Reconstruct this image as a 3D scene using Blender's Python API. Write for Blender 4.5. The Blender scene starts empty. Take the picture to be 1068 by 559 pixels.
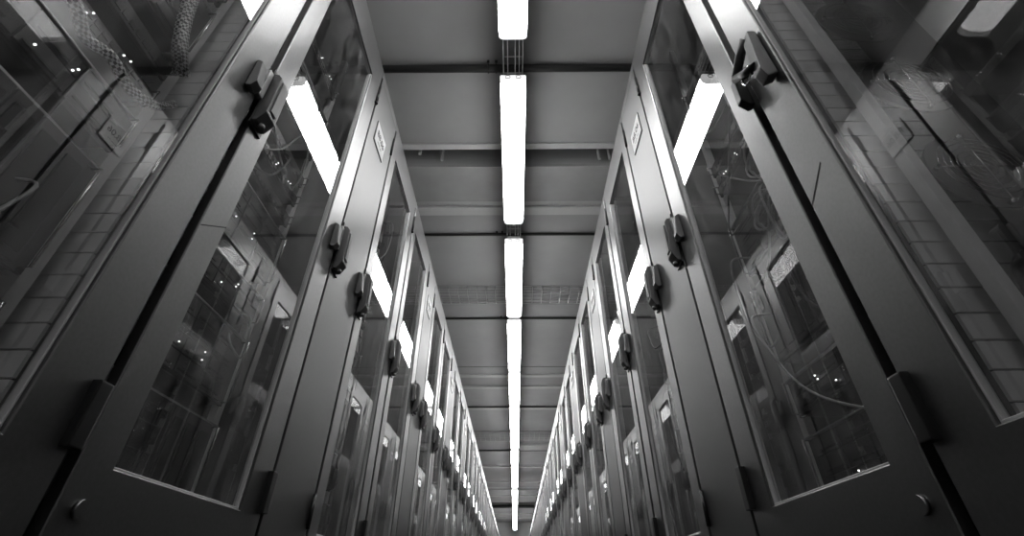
import bpy, bmesh, math, random
from mathutils import Vector, Matrix
from math import pi, sin, cos

# ---------------------------------------------------------------- camera
S = bpy.context.scene
C = S.collection
EYE = 0.08                                   # the camera stands almost on the floor
cam_data = bpy.data.cameras.new('camera')
cam = bpy.data.objects.new('camera', cam_data)
C.objects.link(cam)
cam_data.sensor_width = 36.0
cam_data.lens = 485.6 / 1068 * 36.0
cam_data.clip_start = 0.02
ax = Vector((0.99998204, 0.00437735, 0.004093))
ay = Vector((0.0058727, -0.57971941, -0.81479502))
az = Vector((-0.00119385, 0.81480442, -0.5797347))
# rows of the world -> camera table above are the world axes seen by the camera
M3 = Matrix((ax, ay, az))
cam.matrix_world = Matrix.Translation((0, 0, EYE)) @ M3.to_4x4()
S.camera = cam

# ---------------------------------------------------------------- light and exposure
LAMP_SIDE, LAMP_FACE = 33.0, 11.0
S.view_settings.view_transform = 'Standard'
S.view_settings.look = 'None'
S.view_settings.exposure = 0.0
S.view_settings.gamma = 1.0
S.view_settings.use_curve_mapping = False
W = bpy.data.worlds.new('world'); S.world = W
W.use_nodes = True
W.node_tree.nodes['Background'].inputs[0].default_value = (0, 0, 0, 1)
W.node_tree.nodes['Background'].inputs[1].default_value = 0.0
cy = S.cycles
cy.max_bounces = 12; cy.diffuse_bounces = 4; cy.glossy_bounces = 6
cy.transparent_max_bounces = 24; cy.transmission_bounces = 4
cy.sample_clamp_indirect = 6.0; cy.sample_clamp_direct = 0.0
cy.caustics_reflective = True; cy.blur_glossy = 0.3
cy.use_denoising = True

# ---------------------------------------------------------------- materials
def new_mat(name):
    m = bpy.data.materials.new(name); m.use_nodes = True
    nt = m.node_tree
    return m, nt, nt.nodes['Principled BSDF']

def paint(name, v, rough=0.45, metal=0.0, spec=0.5, noise=0.0, scale=60, bump=0.0, bscale=400):
    m, nt, p = new_mat(name)
    p.inputs['Base Color'].default_value = (v, v, v, 1)
    p.inputs['Roughness'].default_value = rough
    p.inputs['Metallic'].default_value = metal
    p.inputs['Specular IOR Level'].default_value = spec
    tc = nt.nodes.new('ShaderNodeTexCoord')
    if noise:
        n = nt.nodes.new('ShaderNodeTexNoise'); n.inputs['Scale'].default_value = scale
        n.inputs['Detail'].default_value = 4
        nt.links.new(tc.outputs['Object'], n.inputs['Vector'])
        r = nt.nodes.new('ShaderNodeMapRange')
        r.inputs['From Min'].default_value = 0.3; r.inputs['From Max'].default_value = 0.7
        r.inputs['To Min'].default_value = v * (1 - noise); r.inputs['To Max'].default_value = v * (1 + noise)
        nt.links.new(n.outputs['Fac'], r.inputs['Value'])
        cb = nt.nodes.new('ShaderNodeCombineColor')
        for k in range(3): nt.links.new(r.outputs['Result'], cb.inputs[k])
        nt.links.new(cb.outputs[0], p.inputs['Base Color'])
    if bump:
        n = nt.nodes.new('ShaderNodeTexNoise'); n.inputs['Scale'].default_value = bscale
        nt.links.new(tc.outputs['Object'], n.inputs['Vector'])
        b = nt.nodes.new('ShaderNodeBump'); b.inputs['Strength'].default_value = bump
        b.inputs['Distance'].default_value = 0.001
        nt.links.new(n.outputs['Fac'], b.inputs['Height'])
        nt.links.new(b.outputs['Normal'], p.inputs['Normal'])
    return m

def glow(name, e, v=0.8):
    m, nt, p = new_mat(name)
    p.inputs['Base Color'].default_value = (v, v, v, 1)
    p.inputs['Emission Color'].default_value = (1, 1, 1, 1)
    p.inputs['Emission Strength'].default_value = e
    return m

def glass(name, tint, ior=1.5):
    m = bpy.data.materials.new(name); m.use_nodes = True
    nt = m.node_tree; nt.nodes.clear()
    out = nt.nodes.new('ShaderNodeOutputMaterial')
    tr = nt.nodes.new('ShaderNodeBsdfTransparent'); tr.inputs[0].default_value = (tint, tint, tint, 1)
    gl = nt.nodes.new('ShaderNodeBsdfGlossy'); gl.inputs['Roughness'].default_value = 0.012
    gl.inputs[0].default_value = (1, 1, 1, 1)
    fr = nt.nodes.new('ShaderNodeFresnel'); fr.inputs[0].default_value = ior
    ge = nt.nodes.new('ShaderNodeNewGeometry')
    inv = nt.nodes.new('ShaderNodeMath'); inv.operation = 'SUBTRACT'; inv.inputs[0].default_value = 1
    mu = nt.nodes.new('ShaderNodeMath'); mu.operation = 'MULTIPLY'
    nt.links.new(ge.outputs['Backfacing'], inv.inputs[1])
    nt.links.new(fr.outputs[0], mu.inputs[0]); nt.links.new(inv.outputs[0], mu.inputs[1])
    mx = nt.nodes.new('ShaderNodeMixShader')
    nt.links.new(mu.outputs[0], mx.inputs[0]); nt.links.new(tr.outputs[0], mx.inputs[1]); nt.links.new(gl.outputs[0], mx.inputs[2])
    # a thin film of dust and wiping smears scatters a little light
    tc = nt.nodes.new('ShaderNodeTexCoord'); mp = nt.nodes.new('ShaderNodeMapping')
    mp.inputs['Scale'].default_value = (1, 5.0, 1.6); mp.inputs['Rotation'].default_value = (0.5, 0, 0)
    nz = nt.nodes.new('ShaderNodeTexNoise'); nz.inputs['Scale'].default_value = 2.2; nz.inputs['Detail'].default_value = 6
    nz.inputs['Distortion'].default_value = 1.2
    mr = nt.nodes.new('ShaderNodeMapRange'); mr.inputs['From Min'].default_value = 0.42; mr.inputs['From Max'].default_value = 0.75
    mr.inputs['To Min'].default_value = DUST_MIN; mr.inputs['To Max'].default_value = DUST_MAX
    df = nt.nodes.new('ShaderNodeBsdfDiffuse'); df.inputs[0].default_value = (0.8, 0.8, 0.8, 1)
    m2 = nt.nodes.new('ShaderNodeMixShader')
    nt.links.new(tc.outputs['Object'], mp.inputs[0]); nt.links.new(mp.outputs[0], nz.inputs['Vector'])
    nt.links.new(nz.outputs['Fac'], mr.inputs['Value']); nt.links.new(mr.outputs[0], m2.inputs[0])
    nt.links.new(mx.outputs[0], m2.inputs[1]); nt.links.new(df.outputs[0], m2.inputs[2])
    nt.links.new(m2.outputs[0], out.inputs[0])
    return m
DUST_MIN, DUST_MAX = 0.004, 0.10

MAT = dict(
    cabinet=paint('cabinet_paint', 0.235, 0.32, 0.93, 0.5, noise=0.05, scale=140, bump=0.12, bscale=900),
    cooler=paint('cooler_paint', 0.165, 0.40, 0.92, 0.5, noise=0.03, scale=90, bump=0.05, bscale=900),
    inner=paint('zinc_sheet', 0.85, 0.5, 0.0, noise=0.08, scale=20),
    sheet=paint('side_sheet', 0.16, 0.5, 0.2, noise=0.08, scale=20),
    dark=paint('dark_sheet', 0.02, 0.6),
    black=paint('black_plastic', 0.012, 0.35),
    handle=paint('handle_plastic', 0.12, 0.42, 0.0, 0.5), lever=paint('lever_zinc', 0.4, 0.4, 0.8),
    chassis=paint('chassis', 0.02, 0.45, 0.3),
    bezel=paint('bezel', 0.05, 0.4, 0.4),
    bay=paint('drive_bay', 0.07, 0.35, 0.5),
    edge=paint('pane_edge_highlight', 0.5, 0.5, 0.2),  # pale tone stands in for light caught on the glass ledge
    steel=paint('bright_steel', 0.65, 0.25, 1.0),
    wire=paint('galvanised_wire', 0.6, 0.35, 0.8),
    seal=paint('rubber_seal', 0.01, 0.7),
    cable=paint('cable_sheath', 0.28, 0.45),
    cabledark=paint('cable_sheath_dark', 0.05, 0.4),
    braid=None,
    plate=paint('label_card', 0.75, 0.5),
    ink=paint('ink', 0.03, 0.6),
    ceiling=paint('ceiling_paint', 0.29, 0.8, noise=0.06, scale=3.0),
    beam=paint('beam_paint', 0.28, 0.8, noise=0.10, scale=4.0),
    ledge=paint('ledge_paint', 0.42, 0.7, noise=0.05, scale=4.0),
    conduit=paint('conduit_dark', 0.02, 0.5),
    wall=paint('wall_paint', 0.5, 0.8, noise=0.06, scale=2.0),
    floor=paint('floor_vinyl', 0.02, 0.5, noise=0.2, scale=12),
    housing=paint('lamp_housing', 0.6, 0.5),
    cap=paint('lamp_cap', 0.75, 0.35),
    lamp=glow('lamp_diffuser_face', LAMP_FACE), lampside=glow('lamp_diffuser_side', LAMP_SIDE),
    led=glow('led', 3.0),
    glass=glass('tinted_glass', 0.95, 2.45),
)
def braid_mat():
    m, nt, p = new_mat('braided_sleeve')
    p.inputs['Roughness'].default_value = 0.4; p.inputs['Metallic'].default_value = 0.4
    tc = nt.nodes.new('ShaderNodeTexCoord'); ck = nt.nodes.new('ShaderNodeTexChecker')
    ck.inputs['Scale'].default_value = 170; ck.inputs[1].default_value = (.75,.75,.75,1); ck.inputs[2].default_value = (.03,.03,.03,1)
    nt.links.new(tc.outputs['Object'], ck.inputs[0]); nt.links.new(ck.outputs[0], p.inputs['Base Color'])
    return m
MAT['braid'] = braid_mat()

# ---------------------------------------------------------------- helpers
class MB:
    """collects shapes into ONE mesh; s = -1 mirrors x"""
    def __init__(self, s=1): self.bm = bmesh.new(); self.mats = []; self.s = s
    def mi(self, m):
        if m not in self.mats: self.mats.append(m)
        return self.mats.index(m)
    def add(self, bm2, mat):
        k = self.mi(mat)
        vm = {v: self.bm.verts.new((v.co.x * self.s, v.co.y, v.co.z)) for v in bm2.verts}
        for f in bm2.faces:
            vs = [vm[v] for v in f.verts]
            if self.s < 0: vs.reverse()
            try: g = self.bm.faces.new(vs)
            except ValueError: continue
            g.material_index = k; g.smooth = f.smooth
        bm2.free(); return self
    def box(self, x0, x1, y0, y1, z0, z1, mat, bev=0.0):
        b = bmesh.new(); bmesh.ops.create_cube(b, size=1)
        for v in b.verts:
            v.co = Vector(((x0+x1)/2 + v.co.x*abs(x1-x0), (y0+y1)/2 + v.co.y*abs(y1-y0), (z0+z1)/2 + v.co.z*abs(z1-z0)))
        if bev: bmesh.ops.bevel(b, geom=b.edges[:], offset=bev, segments=2, affect='EDGES', profile=0.7)
        return self.add(b, mat)
    def ring(self, o, i, x0, x1, mat, ch=0.0015):
        """rectangular frame in the y-z plane; x1 front, x0 back"""
        b = bmesh.new()
        def loop(r, x): return [b.verts.new((x, y, z)) for y, z in ((r[0], r[2]), (r[1], r[2]), (r[1], r[3]), (r[0], r[3]))]
        g = lambda r, d: (r[0]+d, r[1]-d, r[2]+d, r[3]-d)
        L = [loop(o, x0), loop(o, x1-ch), loop(g(o, ch), x1), loop(g(i, -ch), x1), loop(i, x1-ch), loop(i, x0)]
        for a in range(6):
            A, B = L[a], L[(a+1) % 6]
            for k in range(4):
                b.faces.new((A[k], A[(k+1) % 4], B[(k+1) % 4], B[k]))
        bmesh.ops.recalc_face_normals(b, faces=b.faces[:])
        return self.add(b, mat)
    def prism(self, pts, axis, a0, a1, mat, bev=0.0):
        """polygon pts extruded along axis"""
        b = bmesh.new()
        def P(u, v, w): return {'x': (w, u, v), 'y': (u, w, v), 'z': (u, v, w)}[axis]
        A = [b.verts.new(P(u, v, a0)) for u, v in pts]; B = [b.verts.new(P(u, v, a1)) for u, v in pts]
        b.faces.new(A); b.faces.new(B[::-1])
        n = len(pts)
        for k in range(n): b.faces.new((A[k], B[k], B[(k+1) % n], A[(k+1) % n]))
        bmesh.ops.recalc_face_normals(b, faces=b.faces[:])
        if bev: bmesh.ops.bevel(b, geom=b.edges[:], offset=bev, segments=2, affect='EDGES', profile=0.7)
        return self.add(b, mat)
    def cyl(self, p, q, r, mat, n=14, r2=None, smooth=True):
        p = Vector(p); q = Vector(q); d = (q-p)
        b = bmesh.new()
        bmesh.ops.create_cone(b, cap_ends=True, segments=n, radius1=r, radius2=r if r2 is None else r2, depth=d.length)
        rot = d.to_track_quat('Z', 'Y').to_matrix().to_4x4()
        bmesh.ops.transform(b, matrix=Matrix.Translation((p+q)/2) @ rot, verts=b.verts)
        for f in b.faces: f.smooth = smooth and len(f.verts) == 4
        return self.add(b, mat)
    def tube(self, pts, r, mat, n=8, closed=False, flat=1.0):
        b = bmesh.new(); pts = [Vector(p) for p in pts]; N = len(pts); rings = []
        up = Vector((0.13, 0.21, 1)).normalized()
        for k in range(N):
            a = pts[(k-1) % N] if closed or k > 0 else pts[k]
            c = pts[(k+1) % N] if closed or k < N-1 else pts[k]
            t = (c-a).normalized(); u = t.cross(up)
            if u.length < 1e-3: u = t.cross(Vector((1, 0, 0)))
            u.normalize(); v = t.cross(u)
            rings.append([b.verts.new(pts[k] + (u*cos(2*pi*j/n)*flat + v*sin(2*pi*j/n))*r) for j in range(n)])
        for k in range(N if closed else N-1):
            A, B = rings[k], rings[(k+1) % N]
            for j in range(n):
                f = b.faces.new((A[j], A[(j+1) % n], B[(j+1) % n], B[j])); f.smooth = True
        if not closed: b.faces.new(rings[0][::-1]); b.faces.new(rings[-1])
        bmesh.ops.recalc_face_normals(b, faces=b.faces[:])
        return self.add(b, mat)
    def ringwire(self, c, R, r, axis, mat, n=28):
        pts = []
        for k in range(n):
            a = 2*pi*k/n; u, v = R*cos(a), R*sin(a)
            d = {'x': (0, u, v), 'y': (u, 0, v), 'z': (u, v, 0)}[axis]
            pts.append((c[0]+d[0], c[1]+d[1], c[2]+d[2]))
        return self.tube(pts, r, mat, 6, True)
    def build(self, name, parent=None, loc=(0, 0, 0)):
        me = bpy.data.meshes.new(name); self.bm.to_mesh(me); self.bm.free()
        for m in self.mats: me.materials.append(MAT[m])
        o = bpy.data.objects.new(name, me); C.objects.link(o); o.location = loc
        if parent: o.parent = parent
        return o

def spline(P, n=8):
    P = [Vector(p) for p in P]; out = []
    Q = [P[0]*2-P[1]] + P + [P[-1]*2-P[-2]]
    for k in range(1, len(Q)-2):
        a, b, c, d = Q[k-1:k+3]
        for j in range(n):
            t = j/n
            out.append(0.5*((2*b) + (c-a)*t + (2*a-5*b+4*c-d)*t*t + (3*b-a-3*c+d)*t**3))
    out.append(P[-1]); return out

def tag(o, label, cat, group=None, kind=None):
    o['label'] = label; o['category'] = cat
    if group: o['group'] = group
    if kind: o['kind'] = kind
    return o
def struct(o): o['kind'] = 'structure'; return o
def thing(name, loc, label, cat, group=None):
    o = bpy.data.objects.new(name, None); C.objects.link(o); o.location = loc
    o.empty_display_size = 0.1
    return tag(o, label, cat, group)
def copy_tree(o, parent=None):
    c = o.copy(); C.objects.link(c)
    if parent: c.parent = parent
    for ch in o.children: copy_tree(ch, c)
    return c
ORD = ['zeroth', 'first', 'second', 'third', 'fourth', 'fifth', 'sixth', 'seventh', 'eighth', 'ninth', 'tenth', 'eleventh', 'twelfth',
       'thirteenth', 'fourteenth', 'fifteenth', 'sixteenth', 'seventeenth', 'eighteenth', 'nineteenth', 'twentieth', 'twenty-first',
       'twenty-second', 'twenty-third', 'twenty-fourth', 'twenty-fifth', 'twenty-sixth', 'twenty-seventh', 'twenty-eighth', 'twenty-ninth', 'thirtieth', 'thirty-first', 'thirty-second', 'thirty-third']

# ---------------------------------------------------------------- room
XL, XR = -0.62, 0.562            # planes of the door fronts left and right
ROOF = 2.83                       # ceiling height above the floor
YB, YE = -1.6, 24.0
mb = MB(); mb.box(-2.6, 2.6, YB, YE, -0.1, 0.0, 'floor')
for k in range(1, 9): mb.box(-2.6+0.6*k-.0015, -2.6+0.6*k+.0015, YB, YE, 0, 0.0006, 'dark')
for k in range(0, 43): mb.box(-2.6, 2.6, YB+0.6*k-.0015, YB+0.6*k+.0015, 0, 0.0006, 'dark')
struct(mb.build('floor'))
for n, b in dict(wall_left=(-2.7, -2.6, YB, YE), wall_right=(2.6, 2.7, YB, YE), wall_back=(-2.6, 2.6, YE-1.0, YE+.1), wall_front=(-2.6, 2.6, YB-.1, YB)).items():
    struct(MB().box(b[0], b[1], b[2], b[3], 0, ROOF+0.3, 'wall').build(n))
# ceiling: slab with open slots and shallow seams; profile runs along y
slots = [(2.32, 2.475), (17.9, 18.5)]
mb = MB(); y = YB
segs = []
for a, b_ in slots: segs.append((y, a)); y = b_
segs.append((y, YE))
for a, b_ in segs: mb.box(-2.6, 2.6, a, b_, ROOF, ROOF+.06, 'ceiling')
mb.box(-2.6, 2.6, YB, YE, ROOF+.28, ROOF+.3, 'dark')
for a, b_ in slots:
    mb.box(-2.6, 2.6, a-.02, a, ROOF+.06, ROOF+.28, 'beam'); mb.box(-2.6, 2.6, b_, b_+.02, ROOF+.06, ROOF+.28, 'beam')
struct(mb.build('ceiling'))
# flat beams, ledges and panel joints under the slab
def trim(y0, y1, z0, z1, mat, x0=-2.6, x1=2.6):
    trim.n += 1
    struct(MB().box(x0, x1, y0, y1, z0, z1, mat, 0.002).build('trim_%d' % trim.n))
trim.n = 0
trim(2.27, 2.32, ROOF-.012, ROOF, 'ledge')
trim(2.475, 2.86, ROOF-.03, ROOF, 'beam')
trim(2.86, 2.93, ROOF-.012, ROOF, 'ledge')
trim(2.935, 3.03, ROOF-.03, ROOF, 'ledge', -2.6, 2.6)
for y in (6.60, 7.06, 8.06, 12.5, 14.37, 15.2, 16.13, 16.6, 20.4, 21.6):
    trim(y, y+.05+.004*y, ROOF-.025, ROOF, 'ledge')
trim(15.3, 16.0, ROOF-.06, ROOF, 'beam')
trim(10.4, 10.8, ROOF-.05, ROOF, 'ledge', 0.05, 2.6)
for y in (6.33, 9.5, 12.4): trim(y, y+.012, ROOF-.004, ROOF, 'conduit')
# things inside the slot
MB().box(-.72, -.70, 2.36, 2.38, ROOF-.1+.1, ROOF+.27, 'ledge').build('trim_40')['kind'] = 'structure'
for k, x in enumerate((0.66, 0.74, -.55)):
    struct(MB().cyl((x, 2.43, ROOF+.0), (x, 2.43, ROOF+.28), .012, 'beam').build('trim_%d' % (41+k)))
# dark conduits that cross the ceiling, with clips
cond = [(1.66, .024, 'nearest the camera'), (3.31, .013, 'just beyond the ceiling beam'), (4.88, .013, 'just beyond the wire basket'),
        (8.02, .013, 'fourth from the camera'), (10.92, .016, 'fifth from the camera'), (18.46, .05, 'thick one near the far end')]
for y, r, w in cond:
    t = thing('ceiling_conduit', (0, y, ROOF), 'dark conduit clipped across the grey ceiling, ' + w, 'conduit', 'conduits across the ceiling')
    MB().cyl((-2.59, 0, -r-.003), (2.59, 0, -r-.003), r, 'conduit').build('pipe', t)
    for x in (-.155, -.105):
        mb = MB(); mb.ringwire((x, 0, -r-.003), r+.003, .004, 'x', 'conduit', 16); mb.box(x-.008, x+.008, -r-.018, -r-.004, -.012, 0, 'conduit', .002)
        mb.build('clip', t)

# ---------------------------------------------------------------- wire baskets
def basket(y0, y1, z, label):
    t = thing('wire_basket_tray', (0, (y0+y1)/2, z), label, 'cable tray', 'wire basket trays across the ceiling')
    mb = MB(); h = (y1-y0)/2; xa, xb = -2.5, 2.5
    for k in range(5): mb.cyl((xa, -h+k*h/2, 0), (xb, -h+k*h/2, 0), .003, 'wire', 6)
    for s in (-1, 1):
        for q in (1, 2): mb.cyl((xa, s*h, q*.03), (xb, s*h, q*.03), .003, 'wire', 6)
    mb.build('long_wires', t)
    mb = MB()
    for k in range(51):
        x = xa + k*.1
        mb.tube([(x, -h, .06), (x, -h, 0), (x, h, 0), (x, h, .06)], .003, 'wire', 6)
    mb.build('cross_wires', t)
    for x in (-1.2, 1.2): MB().cyl((x, 0, 0), (x, 0, ROOF-z), .004, 'wire', 8).build('hanger', t)
basket(4.20, 4.46, 2.765, 'wire basket tray crossing the ceiling just before the third lamp ends')
basket(9.6, 9.95, 2.76, 'wire basket tray crossing the ceiling farther down the aisle')
# long basket above the lamps
LZ = 2.38 + EYE                                     # underside of the lamps
def long_section():
    t = thing('wire_basket_tray', (0, 0, LZ+.116), 'x', 'cable tray', 'wire basket sections above the lamps')
    mb = MB()
    for x, z in ((-.055, 0), (-.03, 0), (.012, 0), (.035, 0), (.055, 0), (-.055, .04), (.055, .04)):
        mb.cyl((x, .005, z), (x, 2.995, z), .0028, 'wire', 6)
    mb.build('long_wires', t)
    mb = MB()
    for k in range(30):
        y = .05 + k*.1
        mb.tube([(-.055, y, .04), (-.055, y, 0), (.055, y, 0), (.055, y, .04)], .0022, 'wire', 5)
    mb.build('cross_wires', t)
    for y in (.5, 2.5): MB().box(-.01, .01, y-.01, y+.01, .0, ROOF-LZ-.116, 'wire', .001).build('hanger', t)
    return t
sec = long_section()
for k in range(8):
    t = sec if k == 0 else copy_tree(sec)
    t.location = (0, -.6+3*k, LZ+.116)
    t['label'] = 'narrow wire basket above the lamp line, %s section from the camera' % ['first','second','third','fourth','fifth','sixth','seventh','eighth'][k]

# ---------------------------------------------------------------- lamps
def lamp_proto(L):
    t = thing('fluorescent_lamp', (0, 0, LZ), 'x', 'ceiling lamp', 'fluorescent lamps in a line above the aisle')
    w = .073
    def prof(w, h, z0=0.0, r=.03):
        p = []
        for k in range(7):
            a = pi + pi/2*k/6; p.append((-w+r+r*cos(a), z0+r+r*sin(a)))
        for k in range(7):
            a = 1.5*pi + pi/2*k/6; p.append((w-r+r*cos(a), z0+r+r*sin(a)))
        return p + [(w, h), (-w, h)]
    e = .03
    mb = MB(); mb.prism(prof(w, .055), 'y', e, L-e, 'lamp'); sd = mb.mi('lampside'); mb.bm.normal_update()
    for f in mb.bm.faces:
        if abs(f.normal.z) < .8: f.material_index = sd
    mb.build('diffuser', t)
    mb = MB(); mb.prism([(-w-.001, .055), (w+.001, .055), (w-.03, .1), (-w+.03, .1)], 'y', 0.025, L-.025, 'housing', .003)
    mb.build('housing', t)
    for y0, y1 in ((0, e), (L-e, L)):
        mb = MB(); mb.prism(prof(w+.001, .055), 'y', y0, y1, 'lampcap', .006)
        yy = y0-.002 if y0 == 0 else y1+.002
        for x in (-.03, .03): mb.ringwire((x, yy, .032), .014, .003, 'y', 'cap', 16)
        mb.build('end_cap', t)
    for y in (L*.18, L*.5, L*.82):
        for s in (-1, 1):
            MB().box(s*w-.004*(s < 0), s*w+.004+.002*(s > 0), y-.012, y+.012, .04, .065, 'steel', .001).build('clip', t)
    for y in (L*.25, L*.75):
        MB().box(-.012, .012, y-.01, y+.01, .1, .113, 'wire', .001).build('bracket', t)
    return t
MAT['lampcap'] = glow('lamp_cap_translucent', 1.2)
lamps = [(-1.43, -.19), (.05, 1.29), (1.525, 2.76), (3.0, 4.24), (4.37, 5.65), (5.73, 6.95), (7.05, 8.24), (8.26, 9.43), (9.61, 10.74), (10.92, 12.10), (12.12, 13.31),  # first one is unseen, added to help light the nearest cabinets
         (13.7, 14.9), (14.93, 16.1), (16.2, 17.4), (17.45, 18.65), (18.75, 19.95), (20.0, 21.2), (21.22, 22.45)]
lp = lamp_proto(1.24)
for k, (a, b_) in enumerate(lamps):
    t = lp if k == 0 else copy_tree(lp)
    t.location = (0, a, LZ); t.scale = (1, (b_-a)/1.24, 1)
    t['label'] = ('lit fluorescent lamp over the aisle, ' + ('unseen one added behind the camera for light' if k == 0 else 'nearest one ahead, cut off by the picture top' if k == 1 else
                  'last one at the far end of the line' if k == len(lamps)-1 else ORD[k] + ' lamp counted from the camera'))

# ---------------------------------------------------------------- cabinets
H0, H1 = 0.10, 2.16              # body from the plinth to the top edge
GZ0, GZ1 = 0.245, 1.965          # glass opening
def handle(parent, s, near):
    """grip lever on the near edge of the door with its keeper across the joint"""
    g = MB(s)
    g.prism([(.002, 1.185), (.020, 1.180), (.030, 1.165), (.032, 1.030), (.016, 1.000), (.002, 1.000)], 'y', .004, .050, 'handle', .004)
    g.prism([(.029, 1.160), (.0335, 1.155), (.0350, 1.045), (.0305, 1.036)], 'y', .014, .038, 'handle', .002)
    root = g.build('handle', parent)
    MB(s).box(.0, .005, .001, .056, .99, 1.20, 'black', .002).build('back_plate', root)
    c = MB(s); c.cyl((.018, .027, .993), (.018, .027, 1.004), .008, 'handle', 14); c.build('lock_barrel', root)
    return root
def keeper(parent, s, w):
    # catch for the neighbouring door's lever, on the far edge of this cabinet
    k = MB(s)
    k.prism([(.001, 1.150), (.016, 1.140), (.026, 1.062), (.014, 1.045), (.001, 1.050)], 'y', w-.056, w-.030, 'handle', .003)
    o = k.build('keeper', parent)
    MB(s).box(-.01, .014, w-.020, w-.003, 1.065, 1.165, 'lever', .003).build('latch_tongue', o)
def open_handle(parent, s):
    g = MB(s)
    g.prism([(.003, 1.150), (.022, 1.150), (.036, 1.000), (.028, .972), (.003, .985)], 'y', -.098, -.070, 'handle', .004)
    g.tube([(.018, -.078, 1.150), (.020, -.045, 1.135), (.024, -.010, 1.105)], .011, 'handle', 10)
    g.tube([(.026, -.008, 1.098), (.030, -.045, 1.060), (.030, -.082, 1.030)], .011, 'black', 10)
    root = g.build('handle', parent)
    MB(s).prism([(.001, 1.115), (.026, 1.110), (.030, 1.030), (.012, 1.010), (.001, 1.015)], 'y', .000, .020, 'black', .003).build('keeper', root)
    MB(s).ringwire((.034, -.050, 1.045), .020, .0022, 'x', 'steel', 24).build('key_ring', root)
    return root

def carcass(t, s, w):
    d = -1.05
    mb = MB(s)
    mb.box(d, -.045, 0.001, .016, H0, H1-.002, 'cabinet', .001)
    mb.box(d, -.045, w-.016, w-.001, H0, H1-.002, 'cabinet', .001)
    mb.box(d, -.004, .001, w-.001, H1-.048, H1, 'cabinet', .003)
    mb.box(d, -.024, .016, w-.016, H0, H0+.04, 'cabinet')
    mb.build('frame', t)
    MB(s).box(d, d+.015, .016, w-.016, H0+.04, H1-.048, 'dark').build('rear_panel', t)
    MB(s).box(d, -.035, .004, w-.004, 0.0, H0, 'dark', .002).build('plinth', t)

def rack_proto(s, w):
    t = thing('server_rack', (0, 0, 0), 'x', 'server cabinet')
    carcass(t, s, w)
    DZ0, DZ1 = .13, 2.108
    y0, y1 = .014, w-.009
    g0, g1 = .085, w-.108
    mb = MB(s); mb.ring((y0, y1, DZ0, DZ1), (g0, g1, GZ0, GZ1), -.020, 0.0, 'cabinet', .002)
    # glass seat, a narrow rebate whose pale colour paints in the light it catches
    mb.ring((g0, g1, GZ0, GZ1), (g0+.004, g1-.004, GZ0+.005, GZ1-.005), -.018, -.006, 'edge', .001)
    door = mb.build('door', t)
    MB(s).box(-.016, -.011, g0+.002, g1-.002, GZ0+.002, GZ1-.002, 'glass').build('glass_pane', door)
    gk = MB(s); gk.box(-.05, -.021, .0005, y0-.001, DZ0, DZ1, 'black'); gk.box(-.05, -.021, y1+.001, w-.0005, DZ0, DZ1, 'black'); gk.build('gap_shade', t)  # black strips that paint the deep shade into the gaps beside the door
    # cross seams of the sheet and seal strips
    mb = MB(s); mb.ring((y0+.004, y1-.004, DZ0+.004, DZ1-.004), (g0-.02, g1+.03, GZ0-.02, GZ1+.02), -.024, -.020, 'seal', .0005)
    mb.build('seal', door)
    MB(s).box(-.002, .014, w-.030, w-.003, .25, .345, 'black', .003).build('hinge_cover', door)
    for z0, z1 in ((1.90, 2.02),):
        mb = MB(s); mb.cyl((.004, w-.008, z0), (.004, w-.008, z1), .0065, 'black', 12)
        mb.cyl((.004, w-.010, z0-.006), (.004, w-.010, z0), .009, 'black', 12); mb.build('hinge', door)
    MB(s).cyl((.0, .055, .185), (.007, .055, .185), .013, 'cabinet', 20).build('screw_cap', door)
    handle(t, s, True); keeper(t, s, w)
    mb = MB(s)
    mb.box(-.060, -.030, w-.040, w-.024, .16, 2.06, 'inner', .002)
    mb.box(-.9, -.066, w-.024, w-.018, .16, 2.06, 'sheet')
    mb.build('side_panel', t)
    for x in (-.15, -.86):
        for y in (.045, w-.075):
            mb = MB(s); mb.box(x-.02, x, y-.012, y+.012, H0+.04, H1-.05, 'inner', .001)
            mb.build('mounting_post', t)
    return t
def slotted_panel(t, s, w):
    # far side wall with a slot at every height unit
    for ch in list(t.children):
        if ch.name.startswith('side_panel'): bpy.data.objects.remove(ch)
    mb = MB(s)
    u = .0465; z = .16
    while z < 2.06:
        mb.box(-.100, -.030, w-.034, w-.028, z+.003, z+u-.003, 'inner')
        mb.box(-.30, -.120, w-.032, w-.026, z+.0018, z+u-.0018, 'inner')
        z += u
    mb.box(-.120, -.100, w-.026, w-.024, .16, 2.06, 'black')
    mb.box(-.32, -.028, w-.024, w-.0165, .16, 2.06, 'black')
    mb.build('slotted_side_panel', t)
def cooler_proto(s, w):
    t = thing('cooling_cabinet', (0, 0, 0), 'x', 'cooling unit')
    carcass(t, s, w)
    mb = MB(s); mb.box(-.022, 0, .003, w-.003, .13, 2.108, 'cooler', .002); d = mb.build('front_panel', t)
    for z0, z1 in ((1.90, 2.02), (.25, .345)):
        mb = MB(s); mb.cyl((.004, w-.007, z0), (.004, w-.007, z1), .0055, 'black', 12); mb.build('hinge', d)
    MB(s).cyl((.0, .055, .185), (.007, .055, .185), .013, 'cabinet', 20).build('screw_cap', d)
    handle(t, s, False); keeper(t, s, w)
    lab = MB(s); lab.box(0, .004, .063, .204, 1.743, 1.867, 'handle', .001); lab.box(.004, .0052, .066, .201, 1.746, 1.864, 'plate')
    L = lab.build('label_plate', t)
    return t, L
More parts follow.
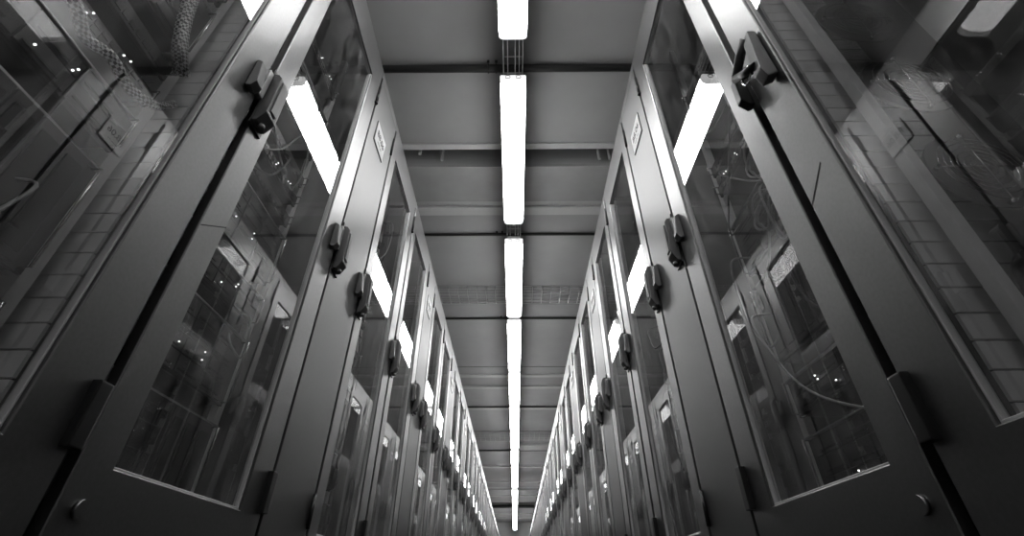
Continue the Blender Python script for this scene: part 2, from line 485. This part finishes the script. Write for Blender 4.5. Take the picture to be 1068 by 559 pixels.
def text_mesh(body, size):
    cu = bpy.data.curves.new('writing', 'FONT'); cu.body = body; cu.size = size; cu.align_x = 'CENTER'; cu.align_y = 'CENTER'; cu.extrude = .0004
    o = bpy.data.objects.new('writing_source', cu); C.objects.link(o)
    dg = bpy.context.evaluated_depsgraph_get(); me = bpy.data.meshes.new_from_object(o.evaluated_get(dg))
    bpy.data.objects.remove(o); me.materials.clear(); me.materials.append(MAT['ink'])
    return me

ROW = {}
NM = {1: 'left', -1: 'right'}
for s, X0, k, off in ((1, XL, 1.0, .680), (-1, XR, .972, .660)):
    w, wc = .6*k, .3*k
    R = rack_proto(s, w); K, LBL = cooler_proto(s, wc)
    tx = bpy.data.objects.new('writing', text_mesh('B8.06', .046)); C.objects.link(tx); tx.parent = LBL
    tx.location = (s*.0056, .1335, 1.812); tx.rotation_euler = (pi/2, 0, pi/2 if s > 0 else -pi/2)
    tx2 = bpy.data.objects.new('writing', text_mesh('---- --', .026)); C.objects.link(tx2); tx2.parent = LBL
    tx2.location = (s*.0056, .1335, 1.775); tx2.rotation_euler = tx.rotation_euler
    seq = ['r', 'r', 'c']; y = off - w; i = 0; nr = nc = 0
    first_r, first_c = True, True
    racks = []
    while y < 21.6:
        kind = seq[i % 3]; i += 1
        if kind == 'r':
            nr += 1
            o = R if first_r else copy_tree(R); first_r = False
            o.location = (X0, y, 0)
            o['group'] = 'glass-door server cabinets of the %s row' % NM[s]
            o['label'] = 'tall grey server cabinet with glass door, %s %s in the %s row' % (ORD[nr], 'from the camera', NM[s])
            racks.append((o, y)); y += w
        else:
            nc += 1
            o = K if first_c else copy_tree(K); first_c = False
            o.location = (X0, y, 0)
            o['group'] = 'narrow solid-front cabinets of the %s row' % NM[s]
            o['label'] = 'narrow plain-fronted grey cabinet with a label, %s from the camera in the %s row' % (ORD[nc], NM[s])
            y += wc
    ROW[s] = racks
# the nearest right cabinet's neighbour has its lever swung open
r1 = ROW[-1][1][0]
for ch in list(r1.children):
    if ch.name.startswith('handle'):
        for g in list(ch.children): bpy.data.objects.remove(g)
        bpy.data.objects.remove(ch)
open_handle(r1, -1)
def door_of(o): return [c for c in o.children if c.name.startswith('door')][0]
MB(1).prism([(.018, .684), (.018, .687), (.084, .735), (.084, .732)], 'x', .0001, .0006, 'seal').build('sheet_joint', door_of(ROW[1][1][0]))
MB(-1).prism([(.509, .733), (.509, .729), (.572, .681), (.572, .685)], 'x', .0001, .0006, 'seal').build('sheet_joint', door_of(ROW[-1][0][0]))
for ch in list(ROW[-1][0][0].children):
    if ch.name.startswith('keeper'):
        for g in list(ch.children): bpy.data.objects.remove(g)
        bpy.data.objects.remove(ch)
slotted_panel(ROW[1][0][0], 1, .6); slotted_panel(ROW[-1][0][0], -1, .6*.972)

# ---------------------------------------------------------------- equipment in the cabinets
rnd = random.Random(7)
def server_proto(s, w, h, kind):
    nm = {'server': 'storage_server', 'switch': 'network_switch', 'patch': 'patch_panel', 'blade': 'blade_server'}[kind]
    t = thing(nm, (0, 0, 0), 'x', {'server': 'server', 'switch': 'network switch', 'patch': 'patch panel', 'blade': 'server'}[kind])
    y0, y1 = .06, w-.095
    mb = MB(s); mb.box(-.80, -.145, y0+.012, y1-.012, .002, h-.002, 'chassis', .001); mb.build('chassis', t)
    mb = MB(s); mb.box(-.146, -.138, y0, y1, .0015, h-.0015, 'bezel', .001)
    fx = -.138; n = 0
    W_ = y1-y0-.05; ys = y0+.025
    if kind == 'server':
        rows = max(1, int(h/.042)); cols = 4
        for r in range(rows):
            for c in range(cols):
                a = ys + W_*c/cols; z = .006 + (h-.012)*r/rows
                mb.box(fx, fx+.006, a+.002, a+W_/cols-.002, z+.001, z+(h-.012)/rows-.002, 'bay', .001)
                mb.box(fx+.006, fx+.009, a+.01, a+W_/cols-.022, z+.008, z+.012, 'chassis')
    elif kind == 'blade':
        cols = 8
        for c in range(cols):
            a = ys + W_*c/cols
            mb.box(fx, fx+.010, a+.0015, a+W_/cols-.0015, .006, h-.006, 'bay', .0015)
            mb.box(fx+.010, fx+.014, a+.008, a+W_/cols-.008, .02, h-.03, 'chassis')
    else:
        for r in range(2 if kind == 'switch' else 1):
            for c in range(20):
                a = ys + W_*c/20; z = .009+.016*r
                mb.box(fx, fx+.003, a+.002, a+W_/20-.002, z, z+.012, 'black')
    if kind in ('server', 'blade'): mb.box(-.146, -.128, y0, y1, h-.006, h-.0015, 'lever', .001)
    mb.build('front_panel', t)
    for yy in (y0+.006, y1-.016):
        mb = MB(s); mb.tube([(fx, yy+.005, .008), (fx+.02, yy+.005, .008), (fx+.02, yy+.005, h-.008), (fx, yy+.005, h-.008)], .0025, 'steel', 6); mb.build('grab_handle', t)
    if kind != 'patch':
        mb = MB(s)
        rr = random.Random(kind + str(h))
        for q in range(5):
            a = ys + W_*rr.random(); z = .008 + (h-.016)*rr.random()
            mb.cyl((fx+.009, a, z), (fx+.0115, a, z), .0017, 'led', 8)
        mb.build('status_light', t)
    return t
GRP = {'server': 'storage servers with drive bays', 'switch': 'network switches', 'patch': 'patch panels', 'blade': 'blade servers'}
DESC = {'server': 'dark storage server', 'switch': 'thin switch with two port rows',
        'patch': 'thin patch panel', 'blade': 'tall blade server'}
U = .0465
def fill(s, ri, layout, PR):
    o, yy = ROW[s][ri]
    n = 0
    for u, kind, hu in layout:
        n += 1
        key = (s, kind, hu)
        w = .6 if s > 0 else .6*.972
        if key not in PR: PR[key] = server_proto(s, w, hu*U, kind); e = PR[key]
        else: e = copy_tree(PR[key])
        e.location = (o.location.x, yy, .16+u*U)
        e['group'] = '%s in the %s row' % (GRP[kind], NM[s])
        e['label'] = '%s, %s unit up, %s cabinet of %s row' % (DESC[kind], ORD[n], ORD[ri+1], NM[s])
PR = {}
layA = [(1, 'server', 2), (4, 'server', 2), (7, 'blade', 5), (13, 'server', 2), (16, 'switch', 1), (18, 'patch', 1), (20, 'server', 4), (25, 'server', 2), (28, 'blade', 5), (34, 'switch', 1), (36, 'patch', 1)]
layB = [(1, 'blade', 5), (7, 'server', 4), (12, 'server', 2), (15, 'server', 4), (20, 'patch', 1), (22, 'switch', 1), (24, 'patch', 1), (27, 'server', 2), (30, 'server', 2), (35, 'switch', 1)]
layC = [(1, 'server', 4), (6, 'server', 2), (9, 'blade', 5), (15, 'server', 4), (22, 'switch', 1), (24, 'patch', 1), (28, 'server', 2), (33, 'patch', 1)]
layR = [(29, 'server', 2), (32, 'switch', 1), (34, 'patch', 1), (36, 'server', 2)]
for ri, lay in ((0, layA), (1, layB), (2, layC), (3, layA), (4, layB), (5, layC), (6, layB), (7, layA)):
    fill(1, ri, lay, PR)
for ri, lay in ((0, layR), (1, layC), (2, layB), (3, layA), (4, layC), (5, layB), (6, layA), (7, layB)):
    fill(-1, ri, lay, PR)

# fan guards on the inner side wall of the nearest right cabinet
r0, ry = ROW[-1][0]
w = .6*.972
fw = w-.040
for z in (.47, .75, 1.03, 1.31):
    cx = -.335
    mb = MB(-1)
    mb.prism([(cx + .098*cos(2*pi*k/28), z + .098*sin(2*pi*k/28)) for k in range(28)], 'y', fw+.003, fw+.009, 'dark')
    for k in range(1, 8): mb.ringwire((cx, fw-.004, z), .0115*k, .0013, 'y', 'steel', 32)
    mb.cyl((cx-.088, fw-.006, z), (cx+.088, fw-.006, z), .0015, 'steel', 6)
    mb.cyl((cx, fw-.006, z-.088), (cx, fw-.006, z+.088), .0015, 'steel', 6)
    fg = mb.build('fan_guard', r0)
    for a in range(4):
        x_, z_ = cx+.088*cos(a*pi/2), z+.088*sin(a*pi/2)
        MB(-1).cyl((x_, fw-.009, z_), (x_, fw+.004, z_), .0045, 'steel', 12).build('screw', fg)
mb = MB(-1)
for k in range(16):
    z = .35 + .073*k
    mb.cyl((-.215, fw-.004, z), (-.215, fw+.002, z), .0038, 'steel', 10)
mb.build('screw_row', r0)
MB(-1).box(-.50, -.20, fw+.008, fw+.014, .30, 1.50, 'chassis', .001).build('fan_plate', r0)

# cables
def cable(name, pts, r, mat, label, group, cat='cable', flat=1.0, n=10, rack=None):
    mb = MB(); mb.tube(spline(pts, n), r, mat, 8, False, flat)
    if rack:
        o = mb.build(name, rack); o.location = -rack.location; return o
    o = mb.build(name)
    return tag(o, label, cat, group)
cable('braided_cable', [(-.745, .25, 1.05), (-.75, .33, .93), (-.745, .385, .905), (-.755, .43, .89), (-.745, .47, .90), (-.75, .53, .895), (-.745, .585, .915), (-.76, .63, .98)],
      .0105, 'braid', 'braided metal cable sagging inside the nearest left cabinet', None, flat=1.0)
cable('braided_cable', [(-.74, .50, 1.24), (-.745, .53, 1.15), (-.74, .56, 1.07), (-.745, .60, 1.04)], .016, 'braid',
      'short fat braided cable near the side panel of the nearest left cabinet', None)
cr = random.Random(3)
def cords(s, ri, n, z0, z1, wloc):
    o, yy = ROW[s][ri]
    for k in range(n):
        ya, yb = yy+.1+.36*cr.random(), yy+.1+.36*cr.random(); za = z0+(z1-z0)*cr.random(); zb = za-.05-.3*cr.random()
        fx = o.location.x - s*.128
        bulge = .05*cr.random()+.01
        P = [(fx-s*.008, ya, za), (fx+s*bulge, ya+.01, za-.02), (fx+s*(bulge+.01), (ya+yb)/2+.05*(cr.random()-.5), (za+zb)/2-.08), (fx+s*bulge*.7, yb, zb-.02), (fx-s*.008, yb, zb+.02)]
        m = 'cable' if cr.random() < .55 else 'cabledark'
        cable('patch_cord', P, .003, m, None, None, n=7, rack=o)
cords(1, 0, 2, .5, .9, ''); cords(1, 1, 5, .6, 1.9, ''); cords(1, 2, 7, 1.0, 1.9, ''); cords(1, 3, 5, .8, 1.8, '')
cords(-1, 1, 11, .7, 1.6, ''); cords(-1, 2, 7, .8, 1.8, ''); cords(-1, 3, 4, .8, 1.8, '')
# coiled cords on the first and second right cabinets
for q, (yc, zc, R_) in enumerate(((.86, 1.08, .07), (.93, .93, .055))):
    P = []
    for k in range(40):
        a = 2*pi*k/13; P.append((XR+.115+.012*sin(k*.7), yc+R_*(1+.05*sin(k))*cos(a), zc+R_*sin(a)))
    cable('coiled_cord', P, .003, 'cable', 'pale cord coiled behind the second right glass door, %s of the two coils' % ('higher' if q == 0 else 'lower'), None, n=3)
# loose cable bundles lying on top of the far right cabinets
for k, y in enumerate((9.6, 11.2, 12.0, 13.1, 13.9, 14.8, 15.9, 16.8, 17.8, 18.8)):
    mb = MB()
    for q in range(5):
        y0 = y + .12*q
        mb.tube(spline([(XR+.25, y0, H1+.012), (XR+.08, y0+.05*cr.random(), H1+.03), (XR-.015, y0+.15, H1+.02+.05*cr.random()), (XR+.05, y0+.35, H1+.03), (XR+.25, y0+.4, H1+.012)], 5),
                .012, 'cable' if q % 2 else 'cabledark', 6)
    tag(mb.build('cable_bundle'), 'loose cables hanging over the right cabinet tops, %s bundle from the camera' % ORD[k+1], 'cable bundle', 'cable bundles on the right cabinets')
